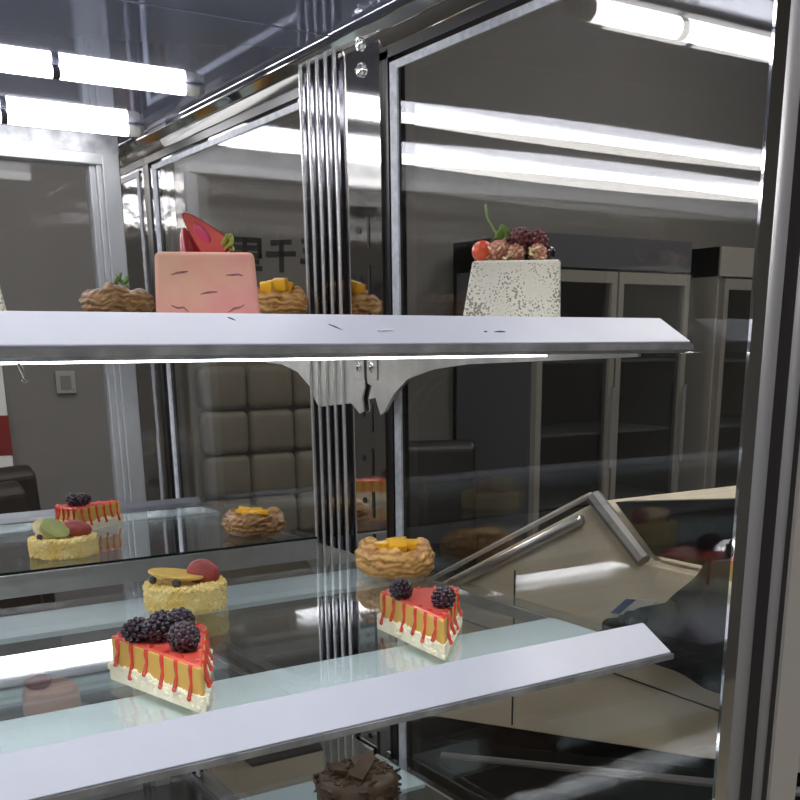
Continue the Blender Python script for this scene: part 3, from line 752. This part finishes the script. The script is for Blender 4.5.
b = NB(); prism(b, [(2.10, -.42), (1.94, -.545), (1.2, -.545), (1.2, -.30)], 2.03, 2.08, 'x'); obj('lid_panel', b, M['black'], nc, world=True)
b = NB(); tube(b, [(1.995, 2.9, -1.44), (1.995, 1.3, -1.0)], .012, 8); obj('base_trim', b, M['alu_dull'], nc, world=True)
for (p, q) in (((2.62, -.80), (2.30, -.645)), ((2.46, -1.0), (2.2, -.60))): pass
b = NB(); box(b, 1.997, 2.0, 2.5, 2.505, -1.2, -.68); box(b, 1.997, 2.0, 1.3, 3.2, -.902, -.898); obj('panel_joint', b, M['gasket'], nc, world=True)
b = NB(); prism(b, [(2.06, -.725), (2.00, -.672), (1.89, -.656), (1.94, -.708)], 1.994, 1.999, 'x'); stk = obj('sticker', b, M['white'], nc, world=True, label='blue and white sticker')
b = NB(); prism(b, [(2.06, -.725), (2.00, -.672), (1.965, -.667), (2.025, -.720)], 1.990, 1.994, 'x'); obj('blue_field', b, M['bluefield'], stk, world=True)
# sleeve shape on the counter corner, standing in for a sleeve reflected in the pane
jk = empty('reflected_sleeve', 'dark grey sleeve with black cuff on the beige counter, standing in for a reflected sleeve', 'reflected_sleeve', (1.98, 1.7, -.56))
poly = [(1.99, -.75), (1.93, -.695), (1.86, -.655), (1.78, -.63), (1.715, -.60), (1.70, -.55), (1.65, -.50), (1.45, -.46), (1.30, -.48), (1.25, -.80), (1.50, -.81), (1.70, -.80), (1.86, -.785)]
def cloth(poly, x0, amp, seed, th):
    bm = NB(); prism(bm, poly, x0 - th, x0, 'x')
    bmesh.ops.triangulate(bm, faces=bm.faces[:]); bmesh.ops.subdivide_edges(bm, edges=bm.edges[:], cuts=4, use_grid_fill=True)
    for v in bm.verts:
        if v.co.x < x0 - th * .5: v.co.x -= amp * (1 + math.sin(v.co.y * 24 + v.co.z * 31 + seed) * .8 + .5 * math.sin(v.co.z * 60 + v.co.y * 11))
    return bm
obj('sleeve', cloth(poly, 1.982, .02, 1, .06), M['reflected_sleeve'], jk, world=True, smooth=True)
b = NB()
rnd = random.Random(3)
for k in range(60):
    ball(b, (1.92 + rnd.uniform(-.02, .02), rnd.uniform(1.86, 1.995), 0), .016, None, 1)
    for v in b.verts[-42:]:
        pass
b.free(); b = NB()
for k in range(70):
    u, v = rnd.random(), rnd.random()
    y = 1.995 - .14 * u; z = -.755 + .07 * u + v * (.02 - .0 * u) - (1 - v) * .035
    ball(b, (1.915 + rnd.uniform(-.015, .015), y, z), rnd.uniform(.014, .022), None, 2)
obj('cuff', b, M['cuff'], jk, world=True, smooth=True)

# added ceiling panels, out of view, that light the room and case front
for k, (x, y) in enumerate(((-.6, -1.4), (3.5, 1.5), (6.5, 4.5), (1.0, 4.8))):
    t = empty('added_fill_light', ('added white ceiling panel above the customer side, out of view, lighting the case front', 'added white ceiling panel, out of view, lighting the beige counter', 'added white ceiling panel, out of view, before the coolers', 'added white ceiling panel, out of view, lighting the grey wall')[k], 'lamp', (x, y, CE), 0, 'added ceiling panels out of view')
    obj('lamp_frame', box(NB(), x - .65, x + .65, y - .65, y + .65, CE - .06, CE), M['alu_light'], t, world=True)
    obj('diffuser', box(NB(), x - .6, x + .6, y - .6, y + .6, CE - .07, CE - .061), M['fill_panel_front' if k == 0 else 'fill_panel'], t, world=True)

# ------------------------------------------------------------------ world, camera, colour
w = bpy.data.worlds.new('World'); sc.world = w; w.use_nodes = True
w.node_tree.nodes['Background'].inputs[0].default_value = (.5, .5, .52, 1); w.node_tree.nodes['Background'].inputs[1].default_value = .05

R = ((.83599124, -.5486878, -.00776881), (-.15878706, -.22833072, -.96054763), (.5252669, .80424299, -.27800701))
cam = bpy.data.cameras.new('camera'); co = bpy.data.objects.new('camera', cam); COL.objects.link(co); sc.camera = co
mw = Matrix((( R[0][0], -R[1][0], -R[2][0], 0), (R[0][1], -R[1][1], -R[2][1], 0), (R[0][2], -R[1][2], -R[2][2], H0), (0, 0, 0, 1)))
co.matrix_world = mw
cam.sensor_width = 36; cam.lens = 1029 / 800 * 36
cam.shift_x = -(419 - 400) / 800; cam.shift_y = (645 - 400) / 800
cam.clip_start = .01
vs = sc.view_settings; vs.view_transform = 'Standard'; vs.look = 'None'; vs.exposure = 1.2; vs.gamma = 1; vs.use_curve_mapping = False
sc.cycles.max_bounces = 16; sc.cycles.transparent_max_bounces = 24; sc.cycles.glossy_bounces = 8
for o in sc.objects:
    if 'at' in o: del o['at']
